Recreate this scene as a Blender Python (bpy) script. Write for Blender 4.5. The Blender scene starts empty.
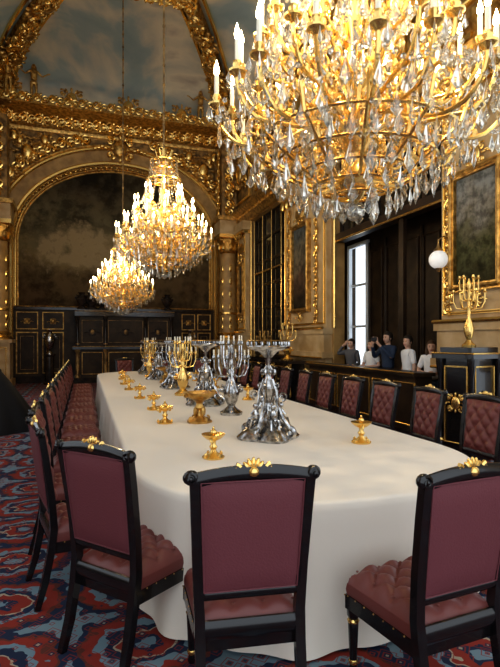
import bpy, bmesh, math, random
from mathutils import Matrix, Vector
random.seed(7)
pi=math.pi
S=bpy.context.scene
COL=S.collection

# ---------------------------------------------------------------- materials
def new_mat(name):
    m=bpy.data.materials.new(name); m.use_nodes=True
    nt=m.node_tree; b=nt.nodes['Principled BSDF']
    return m,nt,b
def mat(name,c,rough=.5,metal=0,noise=0,nscale=8,c2=None,bump=0,bscale=40,emis=None,es=0,spec=None,coat=0):
    m,nt,b=new_mat(name)
    b.inputs['Base Color'].default_value=(*c,1); b.inputs['Roughness'].default_value=rough; b.inputs['Metallic'].default_value=metal
    if spec is not None: b.inputs['Specular IOR Level'].default_value=spec
    if coat: b.inputs['Coat Weight'].default_value=coat
    tc=nt.nodes.new('ShaderNodeTexCoord')
    if c2:
        n=nt.nodes.new('ShaderNodeTexNoise'); n.inputs['Scale'].default_value=nscale; n.inputs['Detail'].default_value=5
        r=nt.nodes.new('ShaderNodeValToRGB'); r.color_ramp.elements[0].position=.38; r.color_ramp.elements[1].position=.62
        r.color_ramp.elements[0].color=(*c,1); r.color_ramp.elements[1].color=(*c2,1)
        nt.links.new(tc.outputs['Object'],n.inputs['Vector']); nt.links.new(n.outputs['Fac'],r.inputs['Fac']); nt.links.new(r.outputs['Color'],b.inputs['Base Color'])
    if bump:
        n2=nt.nodes.new('ShaderNodeTexNoise'); n2.inputs['Scale'].default_value=bscale; n2.inputs['Detail'].default_value=4
        bp=nt.nodes.new('ShaderNodeBump'); bp.inputs['Strength'].default_value=bump; bp.inputs['Distance'].default_value=.02
        nt.links.new(tc.outputs['Object'],n2.inputs['Vector']); nt.links.new(n2.outputs['Fac'],bp.inputs['Height']); nt.links.new(bp.outputs['Normal'],b.inputs['Normal'])
    if emis:
        b.inputs['Emission Color'].default_value=(*emis,1); b.inputs['Emission Strength'].default_value=es
    return m
GOLD=mat('gold',(.90,.62,.22),.26,.95)
GOLDC=mat('gold_carved',(.76,.49,.16),.36,.9,c2=(.34,.19,.06),nscale=9,bump=.5,bscale=25)
GOLDD=mat('gold_dark',(.46,.28,.10),.45,.5,c2=(.13,.08,.035),nscale=5,bump=.8,bscale=14)
SILVER=mat('silver',(.66,.65,.64),.2,1,c2=(.22,.21,.20),nscale=22)
EBONY=mat('ebony',(.008,.007,.008),.25,0,coat=.3)
DARKWOOD=mat('dark_wood',(.022,.014,.009),.42,0,c2=(.046,.028,.016),nscale=3,spec=.2)
LEATHER=mat('burgundy_leather',(.155,.046,.055),.6,0,bump=.15,bscale=120,spec=.3)
TUFT=mat('tufted_leather',(.17,.050,.044),.40,0,spec=.45)
CLOTH=mat('linen',(.80,.735,.64),.9,0,bump=.12,bscale=6)
CREAM=mat('cream_marble',(.56,.42,.24),.4,0,c2=(.42,.28,.13),nscale=2.5)
TAN=mat('tan_stucco',(.46,.29,.11),.5,0,c2=(.30,.18,.065),nscale=3)
BLACKM=mat('black_marble',(.016,.014,.014),.15,0,c2=(.045,.032,.025),nscale=5)
WAX=mat('candle_wax',(.9,.84,.68),.5)
FLAME=mat('flame',(1,.8,.5),.5,emis=(1,.78,.42),es=32)
SKIN=mat('skin',(.62,.39,.29),.55)
HAIR=mat('hair',(.02,.014,.01),.5)
HAIRB=mat('hair_brown',(.07,.035,.018),.5)
EYE=mat('eye',(.02,.015,.01),.2)
LIP=mat('lips',(.45,.15,.13),.5)
WHITE=mat('white_cotton',(.85,.86,.88),.8)
NAVY=mat('navy_cotton',(.03,.05,.10),.8)
GREYC=mat('grey_cotton',(.10,.10,.11),.8)
BLACKC=mat('black_cloth',(.006,.006,.008),.85)
WINFR=mat('window_paint',(.75,.80,.85),.5)
GLOBE=mat('opal_glass',(.9,.9,.88),.2,emis=(1,.97,.92),es=.25)
MIRR=mat('dark_glass',(.02,.018,.016),.08,0)
def crystal():
    m,nt,b=new_mat('crystal')
    out=nt.nodes['Material Output']
    tr=nt.nodes.new('ShaderNodeBsdfTransparent'); tr.inputs[0].default_value=(.93,.93,.93,1)
    gl=nt.nodes.new('ShaderNodeBsdfGlossy'); gl.inputs['Color'].default_value=(1,.97,.90,1); gl.inputs['Roughness'].default_value=.05
    df=nt.nodes.new('ShaderNodeBsdfTranslucent'); df.inputs[0].default_value=(.9,.88,.82,1)
    fr=nt.nodes.new('ShaderNodeLayerWeight'); fr.inputs['Blend'].default_value=.43
    mx=nt.nodes.new('ShaderNodeMixShader'); mx2=nt.nodes.new('ShaderNodeMixShader'); mx2.inputs[0].default_value=.05
    nt.links.new(fr.outputs['Fresnel'],mx.inputs[0]); nt.links.new(tr.outputs[0],mx.inputs[1]); nt.links.new(gl.outputs[0],mx.inputs[2])
    nt.links.new(mx.outputs[0],mx2.inputs[1]); nt.links.new(df.outputs[0],mx2.inputs[2]); nt.links.new(mx2.outputs[0],out.inputs[0])
    return m
CRYS=crystal()

def math_node(nt,op,a,b=None):
    n=nt.nodes.new('ShaderNodeMath'); n.operation=op
    for i,v in enumerate((a,b)):
        if v is None: continue
        if isinstance(v,(int,float)): n.inputs[i].default_value=v
        else: nt.links.new(v,n.inputs[i])
    return n.outputs[0]
def ramp(nt,fac,stops,const=False):
    r=nt.nodes.new('ShaderNodeValToRGB'); cr=r.color_ramp
    if const: cr.interpolation='CONSTANT'
    while len(cr.elements)<len(stops): cr.elements.new(.5)
    for e,(p,c) in zip(cr.elements,stops):
        e.position=p; e.color=(*c,1)
    nt.links.new(fac,r.inputs[0]); return r.outputs[0]
def mixc(nt,f,a,b,mode='MIX'):
    n=nt.nodes.new('ShaderNodeMix'); n.data_type='RGBA'; n.blend_type=mode
    if isinstance(f,(int,float)): n.inputs[0].default_value=f
    else: nt.links.new(f,n.inputs[0])
    for i,v in ((6,a),(7,b)):
        if isinstance(v,tuple): n.inputs[i].default_value=(*v,1)
        else: nt.links.new(v,n.inputs[i])
    return n.outputs[2]
def carpet_mat():
    m,nt,b=new_mat('carpet'); b.inputs['Roughness'].default_value=.95; b.inputs['Specular IOR Level'].default_value=.1
    tc=nt.nodes.new('ShaderNodeTexCoord'); sp=nt.nodes.new('ShaderNodeSeparateXYZ')
    nz=nt.nodes.new('ShaderNodeTexNoise'); nz.inputs['Scale'].default_value=11; nz.inputs['Detail'].default_value=1
    nt.links.new(tc.outputs['Object'],nz.inputs['Vector'])
    nt.links.new(tc.outputs['Object'],sp.inputs[0])
    x=sp.outputs[0]; y=sp.outputs[1]
    def cell(v,s,off):
        v=math_node(nt,'ADD',math_node(nt,'DIVIDE',v,s),off)
        f=math_node(nt,'FRACT',v); return math_node(nt,'ABSOLUTE',math_node(nt,'SUBTRACT',f,.5))
    ax=cell(x,.80,100.1); ay=cell(y,.64,100.3)
    d=math_node(nt,'ADD',math_node(nt,'MAXIMUM',ax,ay),math_node(nt,'MULTIPLY',math_node(nt,'ADD',ax,ay),.45))
    wob=math_node(nt,'MULTIPLY',math_node(nt,'SUBTRACT',nz.outputs['Fac'],.5),.28)
    d=math_node(nt,'ADD',d,wob)
    RED=(.25,.042,.032); NV=(.026,.036,.070); LB=(.17,.25,.30); BR=(.13,.045,.035); CR=(.40,.34,.26)
    base=ramp(nt,d,[(0,LB),(.09,NV),(.16,RED),(.27,CR),(.30,NV),(.40,LB),(.50,RED),(.61,BR),(.66,NV),(.77,LB)],True)
    v=nt.nodes.new('ShaderNodeTexVoronoi'); v.distance='MANHATTAN'; v.inputs['Scale'].default_value=11; v.inputs['Randomness'].default_value=.55
    nt.links.new(tc.outputs['Object'],v.inputs['Vector'])
    small=ramp(nt,v.outputs['Distance'],[(0,CR),(.16,NV),(.30,RED),(.48,LB),(.60,RED)],True)
    mask=ramp(nt,v.outputs['Distance'],[(0,(1,1,1)),(.42,(0,0,0)),(.62,(1,1,1)),(.7,(0,0,0))],True)
    c=mixc(nt,math_node(nt,'MULTIPLY',mask,.8),base,small)
    nt.links.new(c,b.inputs['Base Color']); return m
CARPET=carpet_mat()
def sky_paint():
    m,nt,b=new_mat('painted_sky'); b.inputs['Roughness'].default_value=.8; b.inputs['Specular IOR Level'].default_value=.15
    tc=nt.nodes.new('ShaderNodeTexCoord')
    n=nt.nodes.new('ShaderNodeTexNoise'); n.inputs['Scale'].default_value=.42; n.inputs['Detail'].default_value=6; n.inputs['Distortion'].default_value=.5
    nt.links.new(tc.outputs['Object'],n.inputs['Vector'])
    c=ramp(nt,n.outputs['Fac'],[(.30,(.30,.38,.39)),(.44,(.38,.45,.44)),(.51,(.60,.57,.47)),(.60,(.78,.70,.54)),(.70,(.45,.38,.31))])
    nt.links.new(c,b.inputs['Base Color']); return m
SKYP=sky_paint()
def painting(name,cols,scale,zlo,zhi,glow=None):
    m,nt,b=new_mat(name); b.inputs['Roughness'].default_value=.75; b.inputs['Specular IOR Level'].default_value=.1
    tc=nt.nodes.new('ShaderNodeTexCoord'); sp=nt.nodes.new('ShaderNodeSeparateXYZ')
    nt.links.new(tc.outputs['Object'],sp.inputs[0])
    n=nt.nodes.new('ShaderNodeTexNoise'); n.inputs['Scale'].default_value=scale; n.inputs['Detail'].default_value=7
    nt.links.new(tc.outputs['Object'],n.inputs['Vector'])
    z=math_node(nt,'DIVIDE',math_node(nt,'SUBTRACT',sp.outputs[2],zlo),zhi-zlo)
    f=math_node(nt,'ADD',z,math_node(nt,'MULTIPLY',math_node(nt,'SUBTRACT',n.outputs['Fac'],.5),.9))
    c=ramp(nt,f,cols)
    n2=nt.nodes.new('ShaderNodeTexNoise'); n2.inputs['Scale'].default_value=scale*2.7; n2.inputs['Detail'].default_value=8; n2.inputs['Roughness'].default_value=.65
    nt.links.new(tc.outputs['Object'],n2.inputs['Vector'])
    dk=ramp(nt,n2.outputs['Fac'],[(.40,(.3,.3,.3)),(.58,(1,1,1))])
    o=mixc(nt,.85,c,dk,'MULTIPLY')
    if glow:
        gx,gz,rx,rz,gc=glow
        dx=math_node(nt,'DIVIDE',math_node(nt,'SUBTRACT',sp.outputs[0],gx),rx); dz=math_node(nt,'DIVIDE',math_node(nt,'SUBTRACT',sp.outputs[2],gz),rz)
        dd=math_node(nt,'ADD',math_node(nt,'MULTIPLY',dx,dx),math_node(nt,'MULTIPLY',dz,dz))
        dd=math_node(nt,'ADD',dd,math_node(nt,'MULTIPLY',math_node(nt,'SUBTRACT',n2.outputs['Fac'],.5),5.5))
        k=ramp(nt,dd,[(.0,(.75,.75,.75)),(.5,(.35,.35,.35)),(1,(0,0,0))])
        o=mixc(nt,k,o,gc)
    nt.links.new(o,b.inputs['Base Color']); return m
BIGP=painting('large_painting',[(0,(.10,.062,.032)),(.25,(.13,.09,.045)),(.45,(.22,.165,.08)),(.62,(.14,.12,.07)),(.85,(.09,.07,.04)),(1,(.05,.04,.025))],.7,2.7,8.2,(.1,5.1,2.3,.9,(.40,.31,.18)))
PORT=painting('portrait_painting',[(0,(.04,.03,.02)),(.4,(.13,.08,.05)),(.6,(.18,.15,.10)),(1,(.10,.11,.11))],1.5,2.4,4.7)
LAND=painting('landscape_painting',[(0,(.05,.045,.02)),(.35,(.10,.10,.045)),(.5,(.14,.13,.08)),(.65,(.27,.25,.21)),(1,(.24,.26,.26))],2.5,2.4,4.2)

# ---------------------------------------------------------------- mesh builder
def T(x,y,z): return Matrix.Translation((x,y,z))
def RZ(a): return Matrix.Rotation(a,4,'Z')
def RX(a): return Matrix.Rotation(a,4,'X')
def RY(a): return Matrix.Rotation(a,4,'Y')
class MB:
    def __init__(s): s.v=[];s.f=[];s.m=[];s.sm=[];s.mats=[]
    def mi(s,m):
        if m not in s.mats: s.mats.append(m)
        return s.mats.index(m)
    def add(s,vs,fs,m,smooth=True,M=None):
        o=len(s.v); i=s.mi(m)
        if M is not None: vs=[M@Vector(v) for v in vs]
        s.v.extend([tuple(v) for v in vs])
        for f in fs:
            s.f.append([o+k for k in f]); s.m.append(i); s.sm.append(smooth)
    def box(s,x0,x1,y0,y1,z0,z1,m,M=None):
        v=[(x,y,z) for x in(x0,x1) for y in(y0,y1) for z in(z0,z1)]
        s.add(v,[(0,1,3,2),(4,6,7,5),(0,4,5,1),(2,3,7,6),(0,2,6,4),(1,5,7,3)],m,False,M)
    def lathe(s,prof,m,M=None,seg=16,lobes=0,la=0,cap=True):
        v=[];f=[]
        for r,z in prof:
            for k in range(seg):
                a=2*pi*k/seg; rr=r*(1+la*math.cos(lobes*a)) if lobes else r
                v.append((rr*math.cos(a),rr*math.sin(a),z))
        for j in range(len(prof)-1):
            for k in range(seg):
                k2=(k+1)%seg; f.append((j*seg+k,j*seg+k2,(j+1)*seg+k2,(j+1)*seg+k))
        if cap:
            f.append(tuple(range(seg))[::-1]); f.append(tuple((len(prof)-1)*seg+k for k in range(seg)))
        s.add(v,f,m,True,M)
    def sph(s,c,r,m,M=None,seg=10,rings=7,fn=None):
        if isinstance(r,(int,float)): r=(r,r,r)
        v=[(c[0],c[1],c[2]+r[2])]
        for j in range(1,rings):
            t=pi*j/rings
            for k in range(seg):
                a=2*pi*k/seg; v.append((c[0]+r[0]*math.sin(t)*math.cos(a),c[1]+r[1]*math.sin(t)*math.sin(a),c[2]+r[2]*math.cos(t)))
        v.append((c[0],c[1],c[2]-r[2]))
        if fn: v=[fn(*p) for p in v]
        f=[(0,1+k,1+(k+1)%seg) for k in range(seg)]
        for j in range(rings-2):
            for k in range(seg):
                a=1+j*seg+k; b=1+j*seg+(k+1)%seg; f.append((a,a+seg,b+seg,b))
        L=len(v)-1; o=1+(rings-2)*seg
        f+=[(L,o+(k+1)%seg,o+k) for k in range(seg)]
        s.add(v,f,m,True,M)
    def tube(s,pts,rad,m,M=None,seg=6,flat=1.0):
        pts=[Vector(p) for p in pts]; n=len(pts)
        if isinstance(rad,(int,float)): rad=[rad]*n
        v=[];f=[]; up=None
        for i,p in enumerate(pts):
            t=(pts[min(i+1,n-1)]-pts[max(i-1,0)])
            if t.length<1e-9: t=Vector((0,0,1))
            t.normalize()
            if up is None:
                up=Vector((0,0,1)) if abs(t.z)<.9 else Vector((1,0,0))
            a=(up-t*up.dot(t))
            if a.length<1e-6: a=t.orthogonal()
            a.normalize(); b=t.cross(a); up=a
            for k in range(seg):
                an=2*pi*k/seg+pi/seg; v.append(p+a*math.cos(an)*rad[i]+b*math.sin(an)*rad[i]*flat)
        for i in range(n-1):
            for k in range(seg):
                k2=(k+1)%seg; f.append((i*seg+k,i*seg+k2,(i+1)*seg+k2,(i+1)*seg+k))
        f.append(tuple(range(seg))[::-1]); f.append(tuple((n-1)*seg+k for k in range(seg)))
        s.add(v,f,m,True,M)
    def drop(s,p,L,w,m,n=6,M=None,flat=.5,rot=0):
        x,y,z=p; v=[(x,y,z)]
        for (q,rr) in ((.25,.35),(.68,1)):
            for k in range(n):
                a=2*pi*k/n; lx=w*rr*math.cos(a); ly=w*rr*math.sin(a)*flat
                v.append((x+lx*math.cos(rot)-ly*math.sin(rot),y+lx*math.sin(rot)+ly*math.cos(rot),z-L*q))
        v.append((x,y,z-L)); f=[(0,1+k,1+(k+1)%n) for k in range(n)]
        f+=[(1+k,1+n+k,1+n+(k+1)%n,1+(k+1)%n) for k in range(n)]
        f+=[(2*n+1,1+n+(k+1)%n,1+n+k) for k in range(n)]
        s.add(v,f,m,False,M)
    def scroll(s,cx,cz,R,turns,a0,m,M=None,w=.02,dirn=1,seg=5,y=0):
        """spiral volute in local XZ plane"""
        pts=[];rad=[];n=int(14*turns)+2
        for i in range(n):
            t=i/(n-1); r=R*(1-.85*t); a=a0+dirn*2*pi*turns*t
            pts.append((cx+r*math.cos(a),y,cz+r*math.sin(a))); rad.append(w*(1.1-.6*t))
        s.tube(pts,rad,m,M,seg)
        s.sph((cx,y,cz),w*1.5,m,M,6,5)
    def grid(s,nu,nv,fn,m,smooth=True,M=None,flip=False):
        v=[fn(i/nu,j/nv) for j in range(nv+1) for i in range(nu+1)]
        f=[]
        for j in range(nv):
            for i in range(nu):
                a=j*(nu+1)+i; q=(a,a+1,a+nu+2,a+nu+1); f.append(q[::-1] if flip else q)
        s.add(v,f,m,smooth,M)
    def frame(s,u0,u1,z0,z1,w,d,m,M=None,relief=False):
        """rect frame in local XZ plane, protruding -Y"""
        for (a,b,c,e) in ((u0,u1,z0,z0+w),(u0,u1,z1-w,z1),(u0,u0+w,z0+w,z1-w),(u1-w,u1,z0+w,z1-w)):
            s.box(a,b,-d,0,c,e,m,M)
        h=w*.3
        for (p,q) in (((u0+w/2,z0+w/2),(u1-w/2,z0+w/2)),((u0+w/2,z1-w/2),(u1-w/2,z1-w/2)),((u0+w/2,z0+w/2),(u0+w/2,z1-w/2)),((u1-w/2,z0+w/2),(u1-w/2,z1-w/2))):
            s.tube([(p[0],-d,p[1]),(q[0],-d,q[1])],h,m,M,6)
    def mesh(s,name,sharp=.7):
        me=bpy.data.meshes.new(name); me.from_pydata(s.v,[],s.f)
        for m in s.mats: me.materials.append(m)
        me.polygons.foreach_set('material_index',s.m); me.polygons.foreach_set('use_smooth',s.sm)
        me.update()
        bm=bmesh.new(); bm.from_mesh(me); bmesh.ops.recalc_face_normals(bm,faces=bm.faces); bm.to_mesh(me); bm.free()
        me.set_sharp_from_angle(angle=sharp)
        return me
    def obj(s,name,loc=(0,0,0),rz=0,parent=None,sharp=.7):
        return place(name,s.mesh(name,sharp),loc,rz,parent)
def place(name,me,loc=(0,0,0),rz=0,parent=None):
    o=bpy.data.objects.new(name,me); o.location=loc; o.rotation_euler=(0,0,rz); COL.objects.link(o)
    if parent: o.parent=parent
    return o
def empty(name,loc=(0,0,0),rz=0):
    e=bpy.data.objects.new(name,None); e.location=loc; e.rotation_euler=(0,0,rz); e.empty_display_size=.2; COL.objects.link(e); return e

# carved relief unit in local XZ plane, width L, height h (centered), protruding -Y
def relief(b,M,L,h,m,w=None):
    w=w or h*.075
    b.scroll(-L*.24,h*.02,h*.34,1.4,pi*.5,m,M,w,1,5,-w)
    b.scroll(L*.24,-h*.02,h*.34,1.4,-pi*.5,m,M,w,1,5,-w)
    b.tube([(-L*.24,-w,h*.36),(-L*.08,-w,h*.22),(L*.08,-w,-h*.22),(L*.24,-w,-h*.36)],w*1.1,m,M,5)
    for sx in(-1,1):
        for k in range(3):
            a=sx*(.5+.45*k)
            b.sph((0,-w,0),(h*.06,w*1.3,h*.22),m,M@T(sx*L*.40,0,0)@RY(a),6,5)
    b.sph((0,-w*1.2,h*.30),(h*.10,w*1.5,h*.14),m,M,6,5); b.sph((0,-w*1.2,-h*.30),(h*.10,w*1.5,h*.14),m,M,6,5)
def cartouche(b,M,r,m,m2=None):
    b.sph((0,0,0),(r*.55,r*.22,r*.72),m2 or m,M,12,9)
    for k in range(12):
        a=2*pi*k/12
        b.sph((0,0,r*.95),(r*.13,r*.14,r*.26),m,M@RY(a),6,5)
    for sx in(-1,1):
        b.scroll(sx*r*.85,r*.55,r*.36,1.3,pi/2-sx*.6,m,M,r*.09,sx)
        b.scroll(sx*r*.85,-r*.65,r*.36,1.3,-pi/2,m,M,r*.09,-sx)
        for k in range(4):
            b.sph((sx*(r*1.2+k*r*.28),-.02,-r*.1+r*.12*math.sin(k*1.7)),(r*.2,r*.16,r*.13),m,M,6,5)

# ---------------------------------------------------------------- room shell
XL,XR,YB,ZC=-3.2,5.8,20.0,9.9
Y0=-1.6
b=MB(); b.grid(1,1,lambda u,v:(XL-.3+(XR+1.6-XL)*u,Y0+(YB+.6-Y0)*v,0),CARPET); b.obj('floor')
# ceiling (cove + flat)
b=MB()
ins=2.6; zt=12.2; insb=4.8
def rect(k):
    a=k*pi/2
    f=(1-math.cos(a))**1.35; g=math.sin(a)
    dx=ins*f; dy=insb*f; z=ZC+(zt-ZC)*g
    return [(XL+dx,Y0,z),(XR-dx,Y0,z),(XR-dx,YB-dy,z),(XL+dx,YB-dy,z)]
N=14; vs=[];fs=[]
for i in range(N+1): vs+=rect(i/N)
for i in range(N):
    for k in (1,2,3):
        k2=(k+1)%4; fs.append((i*4+k,i*4+k2,i*4+4+k2,i*4+4+k))
fs.append((N*4,N*4+1,N*4+2,N*4+3))
b.add(vs,fs,SKYP,True); ceil=b.obj('ceiling',sharp=1.2)
# gilded frame where cove meets flat ceiling
b=MB()
c=rect(1)
for p,q in ((1,2),(2,3),(3,0)):
    P=Vector(c[p])-Vector((0,0,.12));Q=Vector(c[q])-Vector((0,0,.12))
    b.tube([P,Q],.16,GOLDC,seg=8)
    b.tube([P-Vector((0,0,.1)),Q-Vector((0,0,.1))],.07,GOLD,seg=6)
for k in range(9):
    x=XL+ins+(XR-XL-2*ins)*(k+.5)/9
    relief(b,T(x,YB-insb-.05,zt-.35),.5,.5,GOLD)
def basis(p,xdir,ydir):
    X=xdir.normalized(); Y=(ydir-X*ydir.dot(X)).normalized(); Z=X.cross(Y)
    M=Matrix.Identity(4)
    for i in range(3): M[i][0]=X[i];M[i][1]=Y[i];M[i][2]=Z[i];M[i][3]=p[i]
    return M
for idx,sx in ((3,1),(2,-1)):
    P=[Vector(rect(i/12)[idx]) for i in range(13)]
    off=Vector((sx*.18,-.18,-.1))
    b.tube([p+off for p in P],.2,GOLDC,seg=8)
    for s2 in ((sx*.65,-.1,-.05),(sx*.05,-.7,-.05)): b.tube([p+Vector(s2) for p in P],.07,GOLD,seg=6)
    for i in range(0,12):
        t=P[i+1]-P[i]; mid=(P[i]+P[i+1])/2+off*2.0
        out=Vector((-sx,1,.6))
        M=basis(mid,t,out)
        if i%3==0: cartouche(b,M,.46,GOLDC,GOLD)
        else: relief(b,M,.75,.8,GOLD); 
        if i%2: cartouche(b,basis(mid+Vector((sx*.25,-.1,-.05)),t,out),.26,GOLD,GOLDC)
b.obj('trim_ceiling')
# cornice all around
b=MB()
def cornice(b,p,q,nrm,z,sc=1.0):
    p=Vector(p);q=Vector(q);n=Vector(nrm)
    prof=[(0,-.6),(.08,-.6),(.12,-.5),(.10,-.42),(.22,-.30),(.20,-.22),(.35,-.08),(.42*sc,0),(.42*sc,.08),(0,.12)]
    v=[];
    for e in (p,q):
        for d,zz in prof: v.append((e.x+n.x*d,e.y+n.y*d,z+zz))
    L=len(prof); b.add(v,[(i,i+1,L+i+1,L+i) for i in range(L-1)],GOLDC,False)
cornice(b,(XL,YB,0),(XR,YB,0),(0,-1,0),ZC,2.4)
cornice(b,(XR,YB,0),(XR,Y0,0),(-1,0,0),ZC)
cornice(b,(XL,YB,0),(XL,Y0,0),(1,0,0),ZC)
for k in range(18):
    relief(b,T(XL+.25+.5*k,YB-.28,ZC-.25)@RX(.25),.5,.5,GOLD)
for k in range(18):
    x=XL+.25+.5*k
    relief(b,T(x,YB-.97,ZC+.2),.5,.42,GOLD)
    if k%4==1: cartouche(b,T(x,YB-.9,ZC+.35),.36,GOLDC,GOLD)
for k in range(24):
    relief(b,T(XR-.28,YB-.6-.6*k,ZC-.25)@RZ(-pi/2),.6,.5,GOLD)
b.obj('trim_cornice')

# back wall with arched recess
AX,AW,AS=1.3,3.8,5.3; AR=3.05
def arch(t,k=0):
    return (AX+(AW+k)*math.cos(t),AS+(AR+k)*math.sin(t))
b=MB()
NA=48
top=ZC+.1
pts=[arch(pi*i/NA) for i in range(NA+1)]
v=[];f=[]
for i,(x,z) in enumerate(pts):
    v+= [(x,YB,z),(x,YB,top)]
f=[(2*i,2*i+1,2*i+3,2*i+2) for i in range(NA)]
b.add(v,f,GOLDD,False)
b.box(XL-.3,AX-AW,YB,YB+.5,0,top,TAN); b.box(AX+AW,XR+.3,YB,YB+.5,0,top,TAN)
v=[]
for x,z in pts: v+=[(x,YB,z),(x,YB+.5,z)]
b.add(v,[(2*i,2*i+1,2*i+3,2*i+2) for i in range(NA)],TAN,False)
b.box(XL-.3,XR+.3,YB+.5,YB+.7,0,top,DARKWOOD)
b.obj('wall_back')
b=MB()
zb=2.85
v=[(AX+AW,YB+.45,zb)]+[(x,YB+.45,z) for x,z in pts]+[(AX-AW,YB+.45,zb)]
b.add(v,[tuple(range(len(v)))],BIGP,False)
b.obj('mural_painting')
# arch mouldings
b=MB()
def archtube(k,y,r,m,z0=0.0,seg=8):
    P=[(AX+AW+k,y,z0)]+[(x,y,z) for x,z in [arch(pi*i/NA,k) for i in range(NA+1)]]+[(AX-AW-k,y,z0)]
    b.tube(P,r,m,seg=seg)
archtube(-.06,YB+.35,.06,GOLD,zb); archtube(-.14,YB+.40,.035,GOLDC,zb)
archtube(.05,YB-.02,.09,GOLD); archtube(.62,YB-.02,.08,GOLD); archtube(.75,YB,.05,GOLDC)
v=[]
for i in range(NA+1):
    for k in (.1,.58):
        x,z=arch(pi*i/NA,k); v.append((x,YB-.03,z))
b.add(v,[(2*i,2*i+1,2*i+3,2*i+2) for i in range(NA)],TAN,False)
for i in range(60):
    t=pi*(i+.5)/60; x,z=arch(t,-.02)
    b.sph((x,YB+.18,z),(.05,.05,.05),GOLD,None,6,5)
b.obj('trim_arch')
# spandrel carvings
b=MB()
for i in range(26):
    t=pi*(i+.5)/26; x,z=arch(t,1.0)
    if XL+.4<x<XR-.4 and z<ZC-.65:
        relief(b,T(x,YB-.05,z)@RY(pi/2-t),.62,.55,GOLD)
for sx in(-1,1):
    for (dx,z,r) in ((3.3,8.5,.36),(2.7,9.0,.24),(3.75,9.05,.26),(3.9,7.7,.24),(3.55,8.9,.22)):
        cartouche(b,T(AX+sx*dx,YB-.12,z),r,GOLDC,GOLD)
cartouche(b,T(AX,YB-.2,8.95),.45,GOLD,GOLDC)
b.obj('spandrel_carving')

# lower back wall panelling
b=MB()
b.box(AX-AW,AX+AW,YB+.2,YB+.44,0,zb,DARKWOOD)
b.box(AX-AW,AX+AW,YB+.05,YB+.44,zb-.12,zb,BLACKM); b.tube([(AX-AW,YB+.05,zb),(AX+AW,YB+.05,zb)],.025,GOLDC)
b.box(AX-AW,AX+AW,YB+.1,YB+.44,0,.25,BLACKM)
for (x0,x1) in ((-2.4,-1.65),(-1.5,-.75),(3.75,4.3),(4.4,4.95)):
    b.frame(x0,x1,.35,1.9,.035,.03,GOLDC,T(0,YB+.2,0)); b.frame(x0,x1,2.0,2.65,.03,.03,GOLDC,T(0,YB+.2,0))
    b.frame(x0+.14,x1-.14,.5,1.75,.015,.02,GOLDD,T(0,YB+.2,0))
    cartouche(b,T((x0+x1)/2,YB+.16,2.3),.10,GOLDC)
b.obj('trim_panelling')

# great mantel sideboard
b=MB()
yb=YB-.55
b.box(-.4,3.4,yb,YB+.2,0,.2,BLACKM)
b.box(-.35,3.35,yb+.1,YB+.2,.2,1.25,DARKWOOD)
b.box(-.42,3.42,yb,YB+.2,1.25,1.36,BLACKM)
b.box(-.2,3.2,yb+.3,YB+.2,1.36,2.55,DARKWOOD)
b.box(-.35,3.35,yb+.12,YB+.2,2.5,2.68,BLACKM); b.box(-.3,3.3,yb+.2,YB+.2,2.68,2.75,BLACKM)
for x in (-.25,.75,2.25,3.25):
    b.lathe([(.09,.2),(.10,.28),(.06,.34),(.07,.6),(.075,.9),(.055,1.12),(.09,1.18),(.10,1.25)],GOLDD,T(x,yb+.08,0),12)
    b.lathe([(.07,1.36),(.08,1.42),(.045,1.5),(.055,1.9),(.05,2.3),(.09,2.4),(.10,2.5)],BLACKM,T(x,yb+.24,0),12)
    b.sph((x,yb+.24,1.45),(.08,.08,.04),GOLDC,None,10,5); b.sph((x,yb+.24,2.42),(.09,.09,.07),GOLDC,None,10,5)
for (x0,x1) in ((-.1,.65),(.85,2.15),(2.35,3.1)):
    b.frame(x0,x1,.32,1.15,.025,.03,GOLDC,T(0,yb+.1,0)); b.frame(x0,x1,1.5,2.35,.016,.03,GOLDD,T(0,yb+.3,0))
    cartouche(b,T((x0+x1)/2,yb+.28,1.9),.13,BLACKM,GOLDD)
b.tube([(-.42,yb,1.36),(3.42,yb,1.36)],.015,GOLDC); b.tube([(-.35,yb+.12,2.68),(3.35,yb+.12,2.68)],.015,GOLDC)
for x,s in ((-.1,1),(.25,1.3),(.65,1),(3.1,1)):
    b.lathe([(.2*s,2.75),(.16*s,2.82),(.07*s,2.88),(.17*s,3.02),(.21*s,3.15),(.13*s,3.27),(.09*s,3.33),(.14*s,3.38)],BLACKM,T(x,yb+.35,0) ,14)
    for sx in(-1,1): b.scroll(x+sx*.2*s,3.2,.09,1,pi/2,BLACKM,T(0,yb+.35,0),.02,sx)
b.obj('fireplace_sideboard')
for x in (-1.2,3.95):
    b=MB()
    b.lathe([(.2,0),(.22,.05),(.16,.1),(.15,1.0),(.2,1.05),(.2,1.1)],BLACKM,None,16)
    b.lathe([(.13,1.1),(.12,1.15),(.05,1.22),(.14,1.4),(.19,1.6),(.13,1.8),(.08,1.88),(.13,1.95),(.13,1.98)],SILVER,None,20)
    for s in(-1,1): b.scroll(s*.2,1.7,.09,1.2,pi/2,SILVER,None,.015,s)
    b.obj('urn_on_pedestal',(x,YB-.6,0))

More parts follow.
